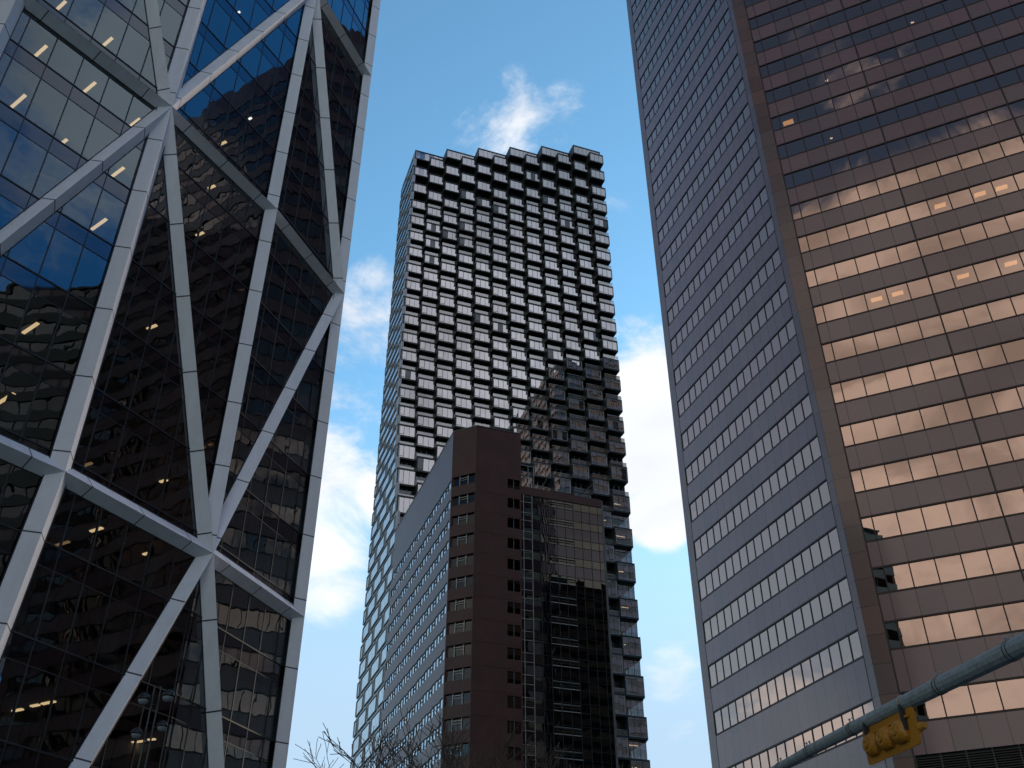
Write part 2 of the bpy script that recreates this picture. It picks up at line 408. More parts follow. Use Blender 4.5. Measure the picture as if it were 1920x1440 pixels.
def ribbon(F, s0, s1, zt, mull, lit=()):
    zb = zt-2.06
    g, fr = MB(), MB()
    ed = [s0]+mull+[s1]
    for i, (a, b) in enumerate(zip(ed, ed[1:])):
        F.pane(g, a, b, zb, zt, -.06, 'bronze_glass', .006)
    F.box(fr, s0, s1, zt-.13, zt, -.10, .012, 'bronze_frame'); F.box(fr, s0, s1, zb, zb+.14, -.10, .02, 'bronze_frame')
    for a in mull: F.box(fr, a-.045, a+.045, zb+.14, zt-.13, -.10, -.02, 'bronze_frame')
    wins.append((g, fr))
# left (street) face: s runs from the left edge to the corner
BL = [22.22-x for x in (21.05, 13.87, .75)]     # .. 1.17, 8.35, 21.47
for i, zt in enumerate(tops):
    nb = tops[i+1]-2.06 if i+1 < len(tops) else H_R
    granite_band(blue, BL[0], BL[2], zt, nb, BL[0], 1.195)
    ribbon(blue, BL[0]+.03, BL[1]-.06, zt, [BL[0]+1.195*k for k in range(1, 6)])
    ribbon(blue, BL[1]+.06, BL[2]-.03, zt, [BL[1]+1.193*k for k in range(1, 11)])
granite_band(blue, BL[0], BL[2], 0, 20.30, BL[0], 1.195)
blue.box(wall, 0, BL[0]-.02, 0, H_R, -.3, .0, 'granite_corner'); blue.box(wall, BL[2]+.02, 22.22, 0, H_R, -.3, 0, 'granite_corner')
for a in BL[:1]+BL[2:]: blue.box(jn, a-.03, a+.03, 0, H_R, -.28, .012, 'bronze_frame')
blue.box(jn, BL[1]-.06, BL[1]+.06, 0, H_R, -.28, -.02, 'bronze_frame')
# slanted face
BRJ = [1.28, 10.5, 20.7, 30.9, 41.1]
for i, zt in enumerate(tops):
    nb = tops[i+1]-2.06 if i+1 < len(tops) else H_R
    granite_band(brown, BRJ[0], BRJ[4], zt, nb, 2.08-1.70, 1.70)
    for q in range(4):
        mull = ([2.06] if q == 0 else []) + [BRJ[q+1]-1.70*k for k in range(5, 0, -1) if BRJ[q+1]-1.70*k > BRJ[q]+.9]
        if q == 0: mull = [2.06, 3.77, 5.46, 7.15, 8.84]
        ribbon(brown, BRJ[q]+.06, BRJ[q+1]-.06, zt, mull)
brown.box(wall, BRJ[0], BRJ[4], 18.32, 20.30, -.30, 0, 'granite', .38, 1.7)
brown.box(wall, BRJ[0], BRJ[4], 0, 14.2, -.30, 0, 'granite', .38, 1.7)
brown.box(wall, 0.02, BRJ[0]-.02, 0, H_R, -.3, .0, 'granite_corner'); brown.box(wall, BRJ[4]+.02, 42.38, 0, H_R, -.3, 0, 'granite_corner')
for a in BRJ: brown.box(jn, a-.055, a+.055, 0, H_R, -.28, .015, 'bronze_frame')
for a, b in ((E_, poly[3]), (poly[3], poly[4]), (poly[4], L)):
    f2 = Face(a, math.degrees(math.atan2(b[0]-a[0], b[1]-a[1]))); ln = math.hypot(b[0]-a[0], b[1]-a[1])
    for i, zt in enumerate(tops):
        nb = tops[i+1]-2.06 if i+1 < len(tops) else H_R
        f2.box(wall, .02, ln-.02, zt, nb, -.3, 0, 'granite', 0, 1.2); f2.pane(wall, .02, ln-.02, zt-2.06, zt, -.2, 'bronze_glass')
    f2.box(wall, .02, ln-.02, 0, 20.30, -.3, 0, 'granite', 0, 1.2)
put(wall, 'wall', tower); put(jn, 'cover_strip', tower)
rf = MB(); polyprism(rf, inset(poly, .31), H_R-.6, H_R-.2, 'roofing'); put(rf, 'roof', tower)
family(wins, 'ribbon_window', tower, 'window_frame')
lv = MB()
for q in range(4):
    a, b = BRJ[q]+.06, BRJ[q+1]-.06
    for i in range(27):
        z = 14.25+i*.148; brown.box(lv, a, b, z, z+.05, -.24, -.06, 'louvre_metal')
    n = 6
    for i in range(n+1): brown.box(lv, a+(b-a)*i/n-.05, a+(b-a)*i/n+.05, 14.2, 18.3, -.26, -.03, 'louvre_metal')
    brown.box(lv, a, b, 14.2, 18.3, -.34, -.27, 'room_dark')
put(lv, 'louvre', tower)
# rooms with their lamps on: (face, s, depth, floor index)
lm = []
for F, s, k, sz in ((brown, 2.75, 13, .55), (brown, 6.3, 7, .5), (brown, 8.0, 7, .5), (brown, 13.2, 9, .5), (brown, 16.4, 9, .5), (brown, 18.1, 9, .5), (brown, 13.1, 7, .5), (brown, 16.7, 7, .5),
                    (brown, 16.2, 15, .14), (brown, 7.2, 14, .14), (brown, 6.2, 12, .12), (blue, 22.22-18.6, 24, .14), (blue, 22.22-19.8, 24, .14), (blue, 22.22-4.9, 17, .10)):
    zt = 27.2+3.97*k; q = MB()
    F.box(q, s-sz*.9, s+sz*.9, zt-.03, zt+.02, -1.35-sz*.5, -1.35+sz*.5, 'lamp_white' if sz < .2 else 'lamp_warm')
    put(q, 'ceiling_light', tower)

# ================================================================== 2. diagrid tower (left)
B = (-19.72, 38.21); Cn = off(B, 28.2, 9.5); D = off(Cn, 20.4, 9.1); A = off(B, 37+180, 9.5)
A2 = off(A, 45+180, 9.5); A3 = off(A2, 53+180, 9.5)
HB = 232.0; HP = .6
dt = empty('diagrid_tower', (-28, 45, 0), 'blue glass tower wrapped in pale grey triangulated steel frame at the left', 'building')
nodes = [A3, A2, A, B, Cn, D]
bays = [(nodes[i], nodes[i+1]) for i in range(5)]
def azof(a, b): return math.degrees(math.atan2(b[0]-a[0], b[1]-a[1]))
FL = lambda k: 24.6+4.09*k         # floor lines
faces = []
for a, b in bays:
    f = Face(a, azof(a, b)); f.P = (f.P[0]-f.n[0]*HP, f.P[1]-f.n[1]*HP); f.L = math.hypot(b[0]-a[0], b[1]-a[1]); faces.append(f)
mull0 = [1.1, 1.1, 1.1, 1.25, 1.25]
strips = []; spn = []; inner = MB()
K0, K1 = -6, 51
for bi, F in enumerate(faces):
    ext = .36
    ms = [mull0[bi]+1.585*i for i in range(6) if mull0[bi]+1.585*i < F.L-.3]
    for k in range(K0, K1):
        z0, z1 = FL(k), FL(k+1)-1.05
        g, fr = MB(), MB(); ed = [-.1]+ms+[F.L+.12]
        for a, b in zip(ed, ed[1:]):
            F.pane(g, a, b, z0, z1, 0, 'blue_glass', .004)
        for a in ms: F.box(fr, a-.03, a+.03, z0, z1, -.10, .025, 'dark_gasket')
        F.box(fr, -.1, F.L+.12, z0-.03, z0+.045, -.10, .04, 'dark_gasket')
        F.box(fr, -.1, F.L+.12, z1-.02, z1+.02, -.10, .02, 'dark_gasket')
        strips.append((g, fr))
        sp = MB()
        for a, b in zip(ed, ed[1:]): F.pane(sp, a, b, z1+.02, FL(k+1)-.03, 0, 'spandrel_glass', .002)
        for a in ms: F.box(sp, a-.022, a+.022, z1+.02, FL(k+1)-.03, -.10, .02, 'dark_gasket')
        spn.append((sp, None))
        F.box(inner, .3, F.L-.1, z1+.02, z1+.92, -5.5, -.14, 'room_dark')
    F.box(inner, .4, F.L-.3, 0, HB-2, -6.3, -5.6, 'room_dark')
put(inner, 'floor_slab', dt)
family(strips, 'window_strip', dt, 'window_frame'); family(spn, 'spandrel', dt)
# triangulated frame: prisms whose ridge joins the nodes
def member(p, q, na, nb, w_, root, kind, half=None):
    """p,q ridge ends (3D); na, nb: unit outward normals of the glass left and right of the member"""
    P, Q = Vector(p), Vector(q); ax = (Q-P).normalized(); mb = MB()
    na, nb = Vector((*na, 0)), Vector((*nb, 0))
    sa = ax.cross(na).normalized(); sb = ax.cross(nb).normalized()
    if kind == 'ring': ba, bb = Vector((0, 0, -.36)), Vector((0, 0, .68))
    else: ba, bb = -sa*w_, sb*w_
    if kind == 'ring': A1, B1 = ba-na*HP, bb-nb*HP
    else: A1, B1 = ba-na*HP, bb-nb*HP
    Ln = (Q-P).length
    if kind == 'ring': va, vb = 0., 1.0
    uvv = (lambda z: z-24.6) if kind != 'ring' else None
    zp = P.z-24.6 if kind != 'ring' else -2.045; zq = Q.z-24.6 if kind != 'ring' else -2.045+4.09*3
    for X, Y in ((P+A1, Q+A1),):
        mb.quad([X, P, Q, Y], 'painted_steel', [(0, zp), (1, zp), (1, zq), (0, zq)])
    X, Y = P+B1, Q+B1
    mb.quad([P, X, Y, Q], 'painted_steel', [(0, zp), (1, zp), (1, zq), (0, zq)])
    mb.quad([P+A1, Q+A1, Y, X], 'painted_steel', [(0, zp), (0, zq), (1, zq), (1, zp)])
    # slim dark gasket where the cladding meets the glass
    for bvec, sd_ in ((A1, -1), (B1, 1)):
        dv = (ba if sd_ < 0 else bb).normalized()*.05; nn = (na if sd_ < 0 else nb)*.03
        mb.quad([P+bvec+nn, P+bvec+dv+nn*.7, Q+bvec+dv+nn*.7, Q+bvec+nn], 'dark_gasket')
    return mb
RZ = lambda r: 48.0+24.4*r          # ring heights (ridge): r=0 -> 48.0
mem = []
norms = [(f.n[0], f.n[1]) for f in faces]
def avg(a, b):
    v = (Vector(a)+Vector(b)).normalized(); return (v.x, v.y)
NR = range(-2, 8)
for ni, P in enumerate(nodes):
    na = norms[ni-1] if ni > 0 else norms[0]; nb = norms[ni] if ni < 5 else norms[4]
    if ni == 5: nb = (norms[4][0]*.6-norms[4][1]*-.8, 0); v = hz(GA+8+90); nb = (v[0]*.45+norms[4][0]*.55, v[1]*.45+norms[4][1]*.55); l_ = math.hypot(*nb); nb = (nb[0]/l_, nb[1]/l_)
    for r in NR:
        z0, z1 = max(0, RZ(r)), RZ(r+1)
        if r == -2 and ni in (2, 4): continue      # legs splay apart below the lowest ring here
        # verticals: ax=up, cross(n) points to the left of outward -> swap
        Pb = off(P, 217, 1.7) if (r == -2 and ni == 3) else P
        m_ = member((*Pb, z0), (*P, z1), nb, na, .51, dt, 'v'); mem.append((m_, None))
for bi, (a, b) in enumerate(bays):
    n_ = norms[bi]
    for r in NR:
        if RZ(r) > 5: mem.append((member((*a, RZ(r)), (*b, RZ(r)), n_, n_, .6, dt, 'ring'), None))
        # nodes carrying diagonals: column index + ring parity
        def star(ci, rr): return (ci == 3 and rr % 2 == 0) or (ci == 4 and rr % 2 != 0) or (ci == 5 and rr % 2 == 0) or (ci == 2 and rr % 2 != 0) or (ci == 1 and rr % 2 == 0) or (ci == 0 and rr % 2 != 0)
        z0, z1 = max(0, RZ(r)), RZ(r+1)
        if star(bi, r): p3, q3 = (*a, z0), (*b, z1)
        else: p3, q3 = (*b, z0), (*a, z1)
        if r >= -2 and RZ(r+1) > 0: mem.append((member(p3, q3, n_, n_, .44, dt, 'd'), None))
family(mem, 'steel_member', dt)
# end wall and back
endw = MB()
De = off(D, GA-62, 22); A3e = off(A3, GA-62, 22)
Dg = (faces[4].at(faces[4].L-.05, -.05, 0))[:2]
polyprism(endw, [Dg, De, A3e, off(A3, GA-62, 1.2), off(A, GA-62, 8), off(Cn, GA-62, 8)], 0, HB-3, 'zinc_panel')
put(endw, 'rear_wall', dt)
for bi, s, dep, k, ln, mt in [
    (2, 2.78, 1.55, 6, 1.9, 0), (2, 2.78, 1.6, 5, 1.9, 0), (2, 2.79, 1.56, 7, 1.9, 0), (2, 5.84, 1.57, 6, 1.9, 0), (2, 5.86, 1.55, 7, 1.9, 0),
    (2, 8.96, 1.75, 6, 1.9, 0), (2, 5.83, 2.55, 5, .6, 0), (2, 8.97, 1.83, 5, 1.9, 0), (2, 8.90, 1.8, 4, 1.35, 0), (2, 7.3, 1.86, 2, 1.3, 0), (2, 7.34, 1.92, 1, 1.3, 0), (2, 2.8, 2.2, 4, .6, 0),
    (3, 6.05, 1.56, 7, .55, 0), (3, 6.03, 1.61, 6, .55, 0), (3, 6.0, 1.58, 5, .6, 0), (3, 4.5, 1.73, 3, .7, 0), (3, 4.5, 3.98, 1, 1.4, 1), (3, 7.65, 1.85, 1, .5, 0), (3, 4.65, 2.07, 0, .8, 0),
    (3, 4.95, 4.68, 0, .95, 1), (3, 7.8, 2.14, 0, .4, 0), (3, 5.15, 4.96, -2, 1.2, 0), (3, 5.05, 3.77, -2, .5, 0), (3, 5.05, 2.77, -2, .8, 0), (3, 2.6, 2.0, 9, .25, 2), (3, 5.6, 2.0, 9, .25, 2), (3, 7.7, 1.6, 8, .25, 2), (3, 4.6, 1.6, 10, .25, 2),
    (4, 7.77, 1.55, 7, .4, 0), (4, 8.0, 1.67, 6, .5, 0), (4, 9.0, 1.72, 4, .5, 0), (4, 8.9, 1.89, 3, .55, 0), (4, 8.95, 1.93, 2, .6, 0), (4, 8.95, 2.04, 1, .6, 0), (4, 8.95, 2.25, 0, .55, 0),
    (4, 2.85, 4.94, -2, 1.1, 0), (4, 2.7, 3.65, -2, .7, 0), (4, 2.6, 2.92, -2, .4, 0), (4, 6.05, 4.98, -2, .65, 0), (4, 4.4, 3.2, 8, .16, 2), (4, 6.0, 3.3, 8, .16, 2), (4, 3.2, 3.2, 9, .16, 2), (4, 7.9, 2.2, 8, .14, 2)]:
    F = faces[bi]; zc = FL(k+0)-1.1+.0; q = MB()
    wd = .085 if mt < 2 else .07
    F.box(q, s-wd, s+wd, zc+.0, zc+.06, -dep-ln, -dep, ('lamp_warm', 'lamp_dim', 'lamp_white')[mt]); put(q, 'ceiling_light', dt)
# pale partitions seen low down behind the glass
for bi, s0, s1, k, dep in ((3, 1.6, 2.9, -1, 2.0), (3, 5.9, 6.9, -1, 1.6), (4, 5.0, 5.6, -2, 1.5), (3, 7.2, 8.0, 0, 1.4), (4, 7.4, 8.2, 0, 1.6), (2, 7.0, 8.2, 1, 1.6), (2, 7.2, 8.2, 0, 1.5), (4, 7.4, 8.2, 1, 1.6), (4, 7.4, 8.0, 2, 1.6)):
    q = MB(); F = faces[bi]; F.box(q, s0, s1, FL(k)-4.0, FL(k)-1.3, -dep-.1, -dep, 'room_partition'); put(q, 'partition', dt)

# ================================================================== 3. pixelated dark residential tower (centre)
px = empty('pixelated_tower', (*tp(66, 195), 0), 'tall dark tower of staggered projecting window boxes with a stepped roofline in the middle', 'building')
ev = [215.6, 208.9, 202.25, 196.25, 190.3, 184.35, 178.4, 172.45, 166.5, 160.6, 154.7, 148.8, 142.9, 137.0, 131.1, 125.15, 119.2, 112.0, 104.1, 95.9, 87.7, 79.5, 71.4, 63.3, 55.2, 47.1, 39.0, 31.0, 23.0, 15.0]
levels = []
for a, b in zip(ev, ev[1:]): levels += [a, (a+b)/2]
levels.append(ev[-1])
TW = 4.225; T0 = 40.95
def delta(z):
    pts = [(0, 0), (70, .0), (80, .3), (91.6, .62), (103.6, .95), (117, 1.2), (135, 1.5), (150, 1.6), (166, 1.66), (192, 1.72), (230, 1.72)]
    for (a, b), (c, d) in zip(pts, pts[1:]):
        if a <= z <= c: return b+(d-b)*(z-a)/(c-a)
    return 1.72
def pf(j, z): return 176.6+(11-j)*delta(z)
FR = Face((0, 0), GA+90)          # s = t coordinate ; o = -p
def fbox(mb, t0, t1, z0, z1, p0, p1, m, front=None): FR.box(mb, t0, t1, z0, z1, -p1, -p0, m, front=front)
boxes = []; body = MB(); rails = []; slabs = MB()
def pixel_box(j, z0, z1, wide=1, p=None, office=False):
    """projecting dark frame with its recessed panes"""
    t0 = T0+j*TW; t1 = t0+TW*wide; p = pf(j, z0) if p is None else p; d = 4.6 if not office else 3.0
    f, g = MB(), MB(); e = .26
    fbox(f, t0, t0+e, z0, z1, p, p+d, 'black_metal'); fbox(f, t1-.16, t1, z0, z1, p, p+d, 'black_metal')
    fbox(f, t0+e, t1-.16, z0, z0+.42, p, p+d, 'black_metal'); fbox(f, t0+e, t1-.16, z1-.40, z1, p, p+d, 'black_metal')
    a, b, c, h = t0+e, t1-.16, z0+.42, z1-.40
    n = 3 if wide == 1 else 6
    zz = random.uniform(-.004, .004)
    for i in range(n):
        x0 = a+(b-a)*i/n; x1 = a+(b-a)*(i+1)/n
        FR.pane(g, x0, x1, c, h, -p-.10, 'clear_glass' if random.random() > .035 or office else 'recess_glass', .010)
        if random.random() < .16: fbox(g, x0+.05, x1-.05, h-(h-c)*random.choice((.25, .4, .6, .98)), h, p+.22, p+.25, 'pale_frame')
        if i: fbox(g, x0-.03, x0+.03, c, h, p+.06, p+.14, 'dark_gasket')
    if wide == 1 and z0 < 205 and not office:
        w1 = a+(b-a)/3; fbox(g, a, w1, c+.34, c+.40, p+.05, p+.14, 'dark_gasket')
        fbox(g, w1-.07, w1-.03, c+.34, h, p+.05, p+.14, 'dark_gasket')
    if z0 < 150 and j > 4:       # pale trim round the lower boxes
        for x0, x1, y0, y1 in ((a, b, c, c+.07), (a, b, h-.07, h), (a, a+.07, c+.07, h-.07), (b-.07, b, c+.07, h-.07)):
            fbox(g, x0, x1, y0, y1, p+.03, p+.13, 'pale_frame')
    # room behind
    fbox(f, a, b, c, h, p+d-.3, p+d-.1, 'room_dark')
    boxes.append((f, g))
for i, z0 in enumerate(levels[:-1] if False else levels):
    up = levels[i-1] if i else 218.9
    zt = up
    office = z0 < 108
    for j in range(12):
        t0, t1 = T0+j*TW, T0+(j+1)*TW; p = pf(j, z0)
        on = ((i % 2 == 0) == (j % 2 == 1))
        if office and j == 11 and i % 2 == 1:
            # full width glazed office floor at the corner
            g = MB()
            for a in range(3): FR.pane(g, t0+a*TW/3, t0+(a+1)*TW/3, z0+.3, zt-.1, -p-1.0, 'clear_glass', .003)
            for a in range(1, 3): fbox(g, t0+a*TW/3-.03, t0+a*TW/3+.03, z0+.3, zt-.1, p+.95, p+1.05, 'dark_gasket')
            boxes.append((g, None))
        elif on: pixel_box(j, z0, zt+.36, office=office)
        else:
            # recess: dark glazing, deep side reveals, glass balustrade on the box below
            r_ = MB()
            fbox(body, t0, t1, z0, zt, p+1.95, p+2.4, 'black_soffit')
            for a in range(3):
                FR.pane(body, t0+.25+a*1.25, t0+1.42+a*1.25, z0+.35, zt-.35, -p-1.92, 'recess_glass', .002)
                if z0 < 130: fbox(body, t0+.18+a*1.25, t0+.24+a*1.25, z0+.35, zt-.3, p+1.80, p+1.90, 'pale_frame')
            if z0 < 199.5:
                FR.pane(r_, t0+.12, t1-.05, z0+.40, z0+1.42, -p-.12, 'rail_glass', .003)
                fbox(r_, t0+.10, t1-.03, z0+1.42, z0+1.47, p+.08, p+.15, 'pale_frame' if z0 < 150 else 'dark_gasket')
                rails.append((r_, None))
        # mass behind
        tt1 = t1
        if office and j == 11: tt1 = t0+1.7
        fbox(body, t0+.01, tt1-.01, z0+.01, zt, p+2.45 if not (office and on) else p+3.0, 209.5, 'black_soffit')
        fbox(slabs, t0+.02, t1-.02, z0-.02, z0+.20, p+.9 if on else p+.3, p+2.44, 'black_metal')
    if office:
        fbox(slabs, T0+11*TW, T0+12*TW-.03, z0-.22, z0+.22, pf(11, z0)+.6, 205, 'black_metal')
for j in range(0, 12, 2):
    pixel_box(j, 218.9, 222.45, 2, p=pf(j, 219)); t0 = T0+j*TW
    fbox(body, t0+.01, t0+2*TW-.01, 218.9, 222.2, pf(j, 219)+4.7, 209.5, 'black_soffit')
    fbox(body, t0+.02, t0+2*TW-.02, 222.1, 222.44, pf(j, 219)+.3, 209.6, 'black_metal')
put(body, 'recessed_wall', px); put(slabs, 'floor_slab', px)
family(boxes, 'window_box', px, 'window'); family(rails, 'balustrade', px)
# side face: staggered zinc framed windows, seen very obliquely
SF = Face(tp(T0-.02, 0), GA)     # along the street; outwards = -SF.n
sw = []; sidewall = MB()
def sbox(mb, p0, p1, z0, z1, o0, o1, m, front=None):
    F = Face(tp(T0-.02, 0), GA+180); F.box(mb, -p1, -p0, z0, z1, o0, o1, m, front=front)
SFo = Face(tp(T0-.02, 0), GA+180)
for i, z0 in enumerate(levels):
    zt = levels[i-1] if i else 222.2
    pn = pf(0, z0)+.05; far = 210.6+(.25 if i % 2 else -.25)
    sbox(sidewall, pn, far, z0, zt, -.6, 0, 'zinc_panel')
    o_ = 0 if i % 2 else 4.4
    q0 = 181.9-26.4+o_-(0 if z0 < 100 else 0)
    for n in range(8):
        a, b = q0+8.8*n, q0+8.8*n+7.3
        a, b = max(a, pn+.3), min(b, far-.4)
        if b-a < 1.2: continue
        g, fr = MB(), MB(); hh = min(2.95, (zt-z0)*.74)
        c, d = z0+(zt-z0)*.16, z0+(zt-z0)*.16+hh
        m_ = max(2, round((b-a)/1.2))
        for e in range(m_):
            SFo.pane(g, -(a+(b-a)*(e+1)/m_), -(a+(b-a)*e/m_), c, d, .16, 'sky_glass', .003)
            if e: sbox(fr, a+(b-a)*e/m_-.02, a+(b-a)*e/m_+.02, c, d, .08, .175, 'dark_gasket')
        sbox(fr, a-.12, a, c-.1, d+.1, 0.0, .30, 'zinc_panel'); sbox(fr, b, b+.12, c-.1, d+.1, 0, .30, 'zinc_panel')
        sbox(fr, a, b, c-.12, c, 0.0, .30, 'zinc_panel'); sbox(fr, a, b, d, d+.1, 0, .30, 'zinc_panel')
        sw.append((g, fr))
put(sidewall, 'side_wall', px); family(sw, 'side_window', px, 'window_frame')
# glazed right flank of the office floors
fl = MB()
for i, z0 in enumerate(levels):
    if z0 >= 108: continue
    zt = levels[i-1]; t_ = T0+12*TW-.06
    for n in range(4):
        p0 = pf(11, z0)+.9+n*1.6
        a, b = tp(t_, p0), tp(t_, p0+1.55)
        fl.quad([(*a, z0+.2), (*b, z0+.2), (*b, zt-.25), (*a, zt-.25)], 'recess_glass')
put(fl, 'side_glazing', px)
for t_, p_, k, ln in ((88.2, 178.6, 9, 2.3), (88.4, 180, 9, 2.0), (88.3, 178.4, 7, 2.2), (88.4, 180.1, 7, 1.8), (84.6, 180.0, 8, 1.2), (86.0, 180.0, 8, 1.4), (88.6, 179, 5, 2.0), (88.2, 179, 3, 2.0)):
    q = MB(); z_ = ev[-1]
for t0, t1, z, dp in ((88.2, 90.3, 107.6, 2.0), (88.2, 89.6, 107.6, 3.0), (83.5, 84.5, 103.5, 2.0), (85.9, 87.0, 103.5, 2.0), (88.1, 90.8, 99.7, 2.0), (88.1, 90.2, 99.7, 3.0),
                      (88.1, 90.0, 91.2, 1.8), (88.0, 90.4, 83.2, 1.9), (88.0, 90.2, 82.9, 2.8), (84.4, 85.6, 83.2, 2.0), (88.6, 89.2, 75.1, 2.0), (88, 90.4, 55.0, 2), (85, 86, 54.9, 2), (85.2, 85.8, 50.9, 2.2), (88.4, 89.0, 50.9, 2.2), (89.3, 89.9, 50.9, 2.0),
                      (60.1, 61.0, 100.0, 2.0), (42.2, 43.6, 99.8, 1.9), (45.2, 45.6, 99.6, 2.2), (47.2, 47.6, 103.4, 2.4)):
    q = MB(); pp = pf(int((t0-T0)/TW), z-3)+dp; fbox(q, t0, t1, z-.52, z-.42, pp, pp+.16, 'lamp_warm'); put(q, 'ceiling_light', px)
# roof plant rail
pd = MB(); fbox(pd, T0+.05, T0+12*TW-.05, 0, 14.95, 177.2, 209, 'black_metal')
for i in range(24): fbox(pd, T0+.1+i*2.11, T0+2.0+i*2.11, .5, 14.0, 177.05, 177.19, 'plain_glass')
put(pd, 'podium', px)
rr = MB()
fbox(rr, T0+3, T0+12*TW-2, 222.4, 224.2, 203, 208, 'black_metal'); put(rr, 'roof_plant', px)

# ================================================================== 4. brown brick block in front
bk = empty('brick_block', (*tp(38, 120), 0), 'dark brown brick block with a chamfered corner standing before the pixelated tower', 'building')
BLc = tuple(c*115 for c in hz(-3.97)); CLc = off(BLc, 115.15, 3.62); FRc = off(CLc, 70.15, 6.25)
far = off(BLc, GA, 32.0)
HBk = 73.7
lf = Face(far, 160.15); ch = Face(BLc, 115.15); fr_ = Face(CLc, 70.15)
bw = MB()
core2 = MB(); polyprism(core2, inset([far, BLc, CLc, FRc, off(FRc, GA, 33)], .55), 0, HBk-.5, 'room_dark'); put(core2, 'core', bk)
WT = [55.1+2.86*k for k in range(-19, 5)]
wb = []
def brickbox(F, s0, s1, z0, z1, o0=-.5, o1=0.): F.box(bw, s0, s1, z0, z1, o0, o1, 'brown_brick')
def fbx(F, mb, a, b, z0, z1, o0, o1, m): F.box(mb, a, b, z0, z1, o0, o1, m)
for i, zt in enumerate(WT):
    zb = zt-1.42; nb = WT[i+1]-1.42 if i+1 < len(WT) else HBk
    # chamfer
    brickbox(ch, .02, 3.60, zt, nb); brickbox(ch, .02, .10, zb, zt); brickbox(ch, 3.46, 3.60, zb, zt)
    g, f = MB(), MB()
    ch.pane(g, .10, 3.46, zb, zt, -.30, 'dark_window', .003)
    for a in (1.14, 2.36, 3.42): fbx(ch, f, a-.03, a+.03, zb, zt, -.33, -.14, 'alu_frame')
    fbx(ch, f, 1.17, 2.33, zt-.30, zt-.25, -.33, -.2, 'alu_frame'); fbx(ch, f, 1.17, 2.33, zt-.62, zt-.58, -.33, -.2, 'alu_frame'); fbx(ch, f, .10, 3.4, zb, zb+.05, -.33, -.12, 'dark_window_frame')
    if i % 3 == 1: ch.box(f, .2, .95, zb+.1, zt-.1, -.42, -.40, 'room_partition')
    wb.append((g, f))
    # front
    brickbox(fr_, .02, 6.23, zt-.1, nb-.1)
    brickbox(fr_, .02, 4.35, zb-.1, zt-.1, -.5, -.001); brickbox(fr_, 6.07, 6.23, zb-.1, zt-.1, -.5, -.001)
    fbx(fr_, bw, .02, 6.23, nb-.1-.03, nb-.1, -.02, .012, 'dark_window_frame') if False else None
    g, f = MB(), MB()
    fr_.pane(g, 4.35, 6.07, zb-.1, zt-.1, -.14, 'smoke_glass', .003)
    fbx(fr_, f, 5.18, 5.24, zb-.1, zt-.1, -.20, -.06, 'dark_window_frame')
    fr_.box(f, 5.35, 5.65, zb, zt-.2, -.42, -.40, 'room_partition'); fr_.box(f, 4.42, 4.75 if i % 4 == 0 else 4.5, zb, zt-.2, -.42, -.40, 'room_partition')
    wb.append((g, f))
    fr_.box(bw, .02, 6.20, zb-1.30, zb-1.22, -.02, .03, 'brown_brick')
    # side street face: long strips of small panes
    top = zt-.15; bot = top-1.28
    brickbox(lf, .02, 31.98, top, (WT[i+1]-.15-1.28) if i+1 < len(WT) else HBk)
    for q in range(1):
        g, f = MB(), MB(); n = 24
        for e in range(n):
            a, b = .3+31.4*e/n, .3+31.4*(e+1)/n
            lf.pane(g, a, b, bot, top, -.10, 'hotel_glass', .004)
            fbx(lf, f, b-.035, b+.035, bot+.03, top-.03, -.14, -.02, 'dark_window_frame')
            if e % 3 == 1: fbx(lf, f, a, b, (bot+top)/2-.03, (bot+top)/2+.03, -.14, -.03, 'dark_window_frame'); fbx(lf, f, a, b, top-.16, top, -.14, .0, 'dark_window_frame')
        lf.box(f, .3, 31.7, bot, bot+.06, -.14, -.01, 'dark_window_frame'); lf.box(f, .3, 31.7, top-.05, top, -.14, -.01, 'dark_window_frame')
        wb.append((g, f))
    brickbox(lf, .02, .3, bot, top); brickbox(lf, 31.7, 31.98, bot, top)
bz = WT[0]-1.6
for F, ln in ((ch, 3.62), (fr_, 6.25), (lf, 32.)): brickbox(F, .03, ln-.03, 0, bz)
rside = Face(FRc, GA); rside.n = (-rside.n[0], -rside.n[1])
put(bw, 'wall', bk)
rw = MB(); polyprism(rw, [FRc, off(FRc, GA, 33), off(FRc, GA, 33.0), off(FRc, 250.15, .5), ], 0, HBk, 'brown_brick') if False else None
rw = MB(); q0 = off(FRc, 250.15, .52); polyprism(rw, [off(q0, GA, .55), off(off(FRc, 250.15, .02), GA, .55), off(off(FRc, 250.15, .02), GA, 33), off(q0, GA, 33)], 0, HBk-.01, 'brown_brick'); put(rw, 'side_wall', bk)
rf = MB(); polyprism(rf, inset([far, BLc, CLc, FRc, off(FRc, GA, 33)], .25), HBk-.4, HBk-.25, 'roofing'); put(rf, 'roof', bk)
cp = MB()
for F, ln in ((lf, 32.), (ch, 3.62), (fr_, 6.25)): F.box(cp, .0, ln, HBk+.003, HBk+.12, -.5, .04, 'dark_window_frame')
put(cp, 'coping', bk)
family(wb, 'window', bk, 'window_frame')

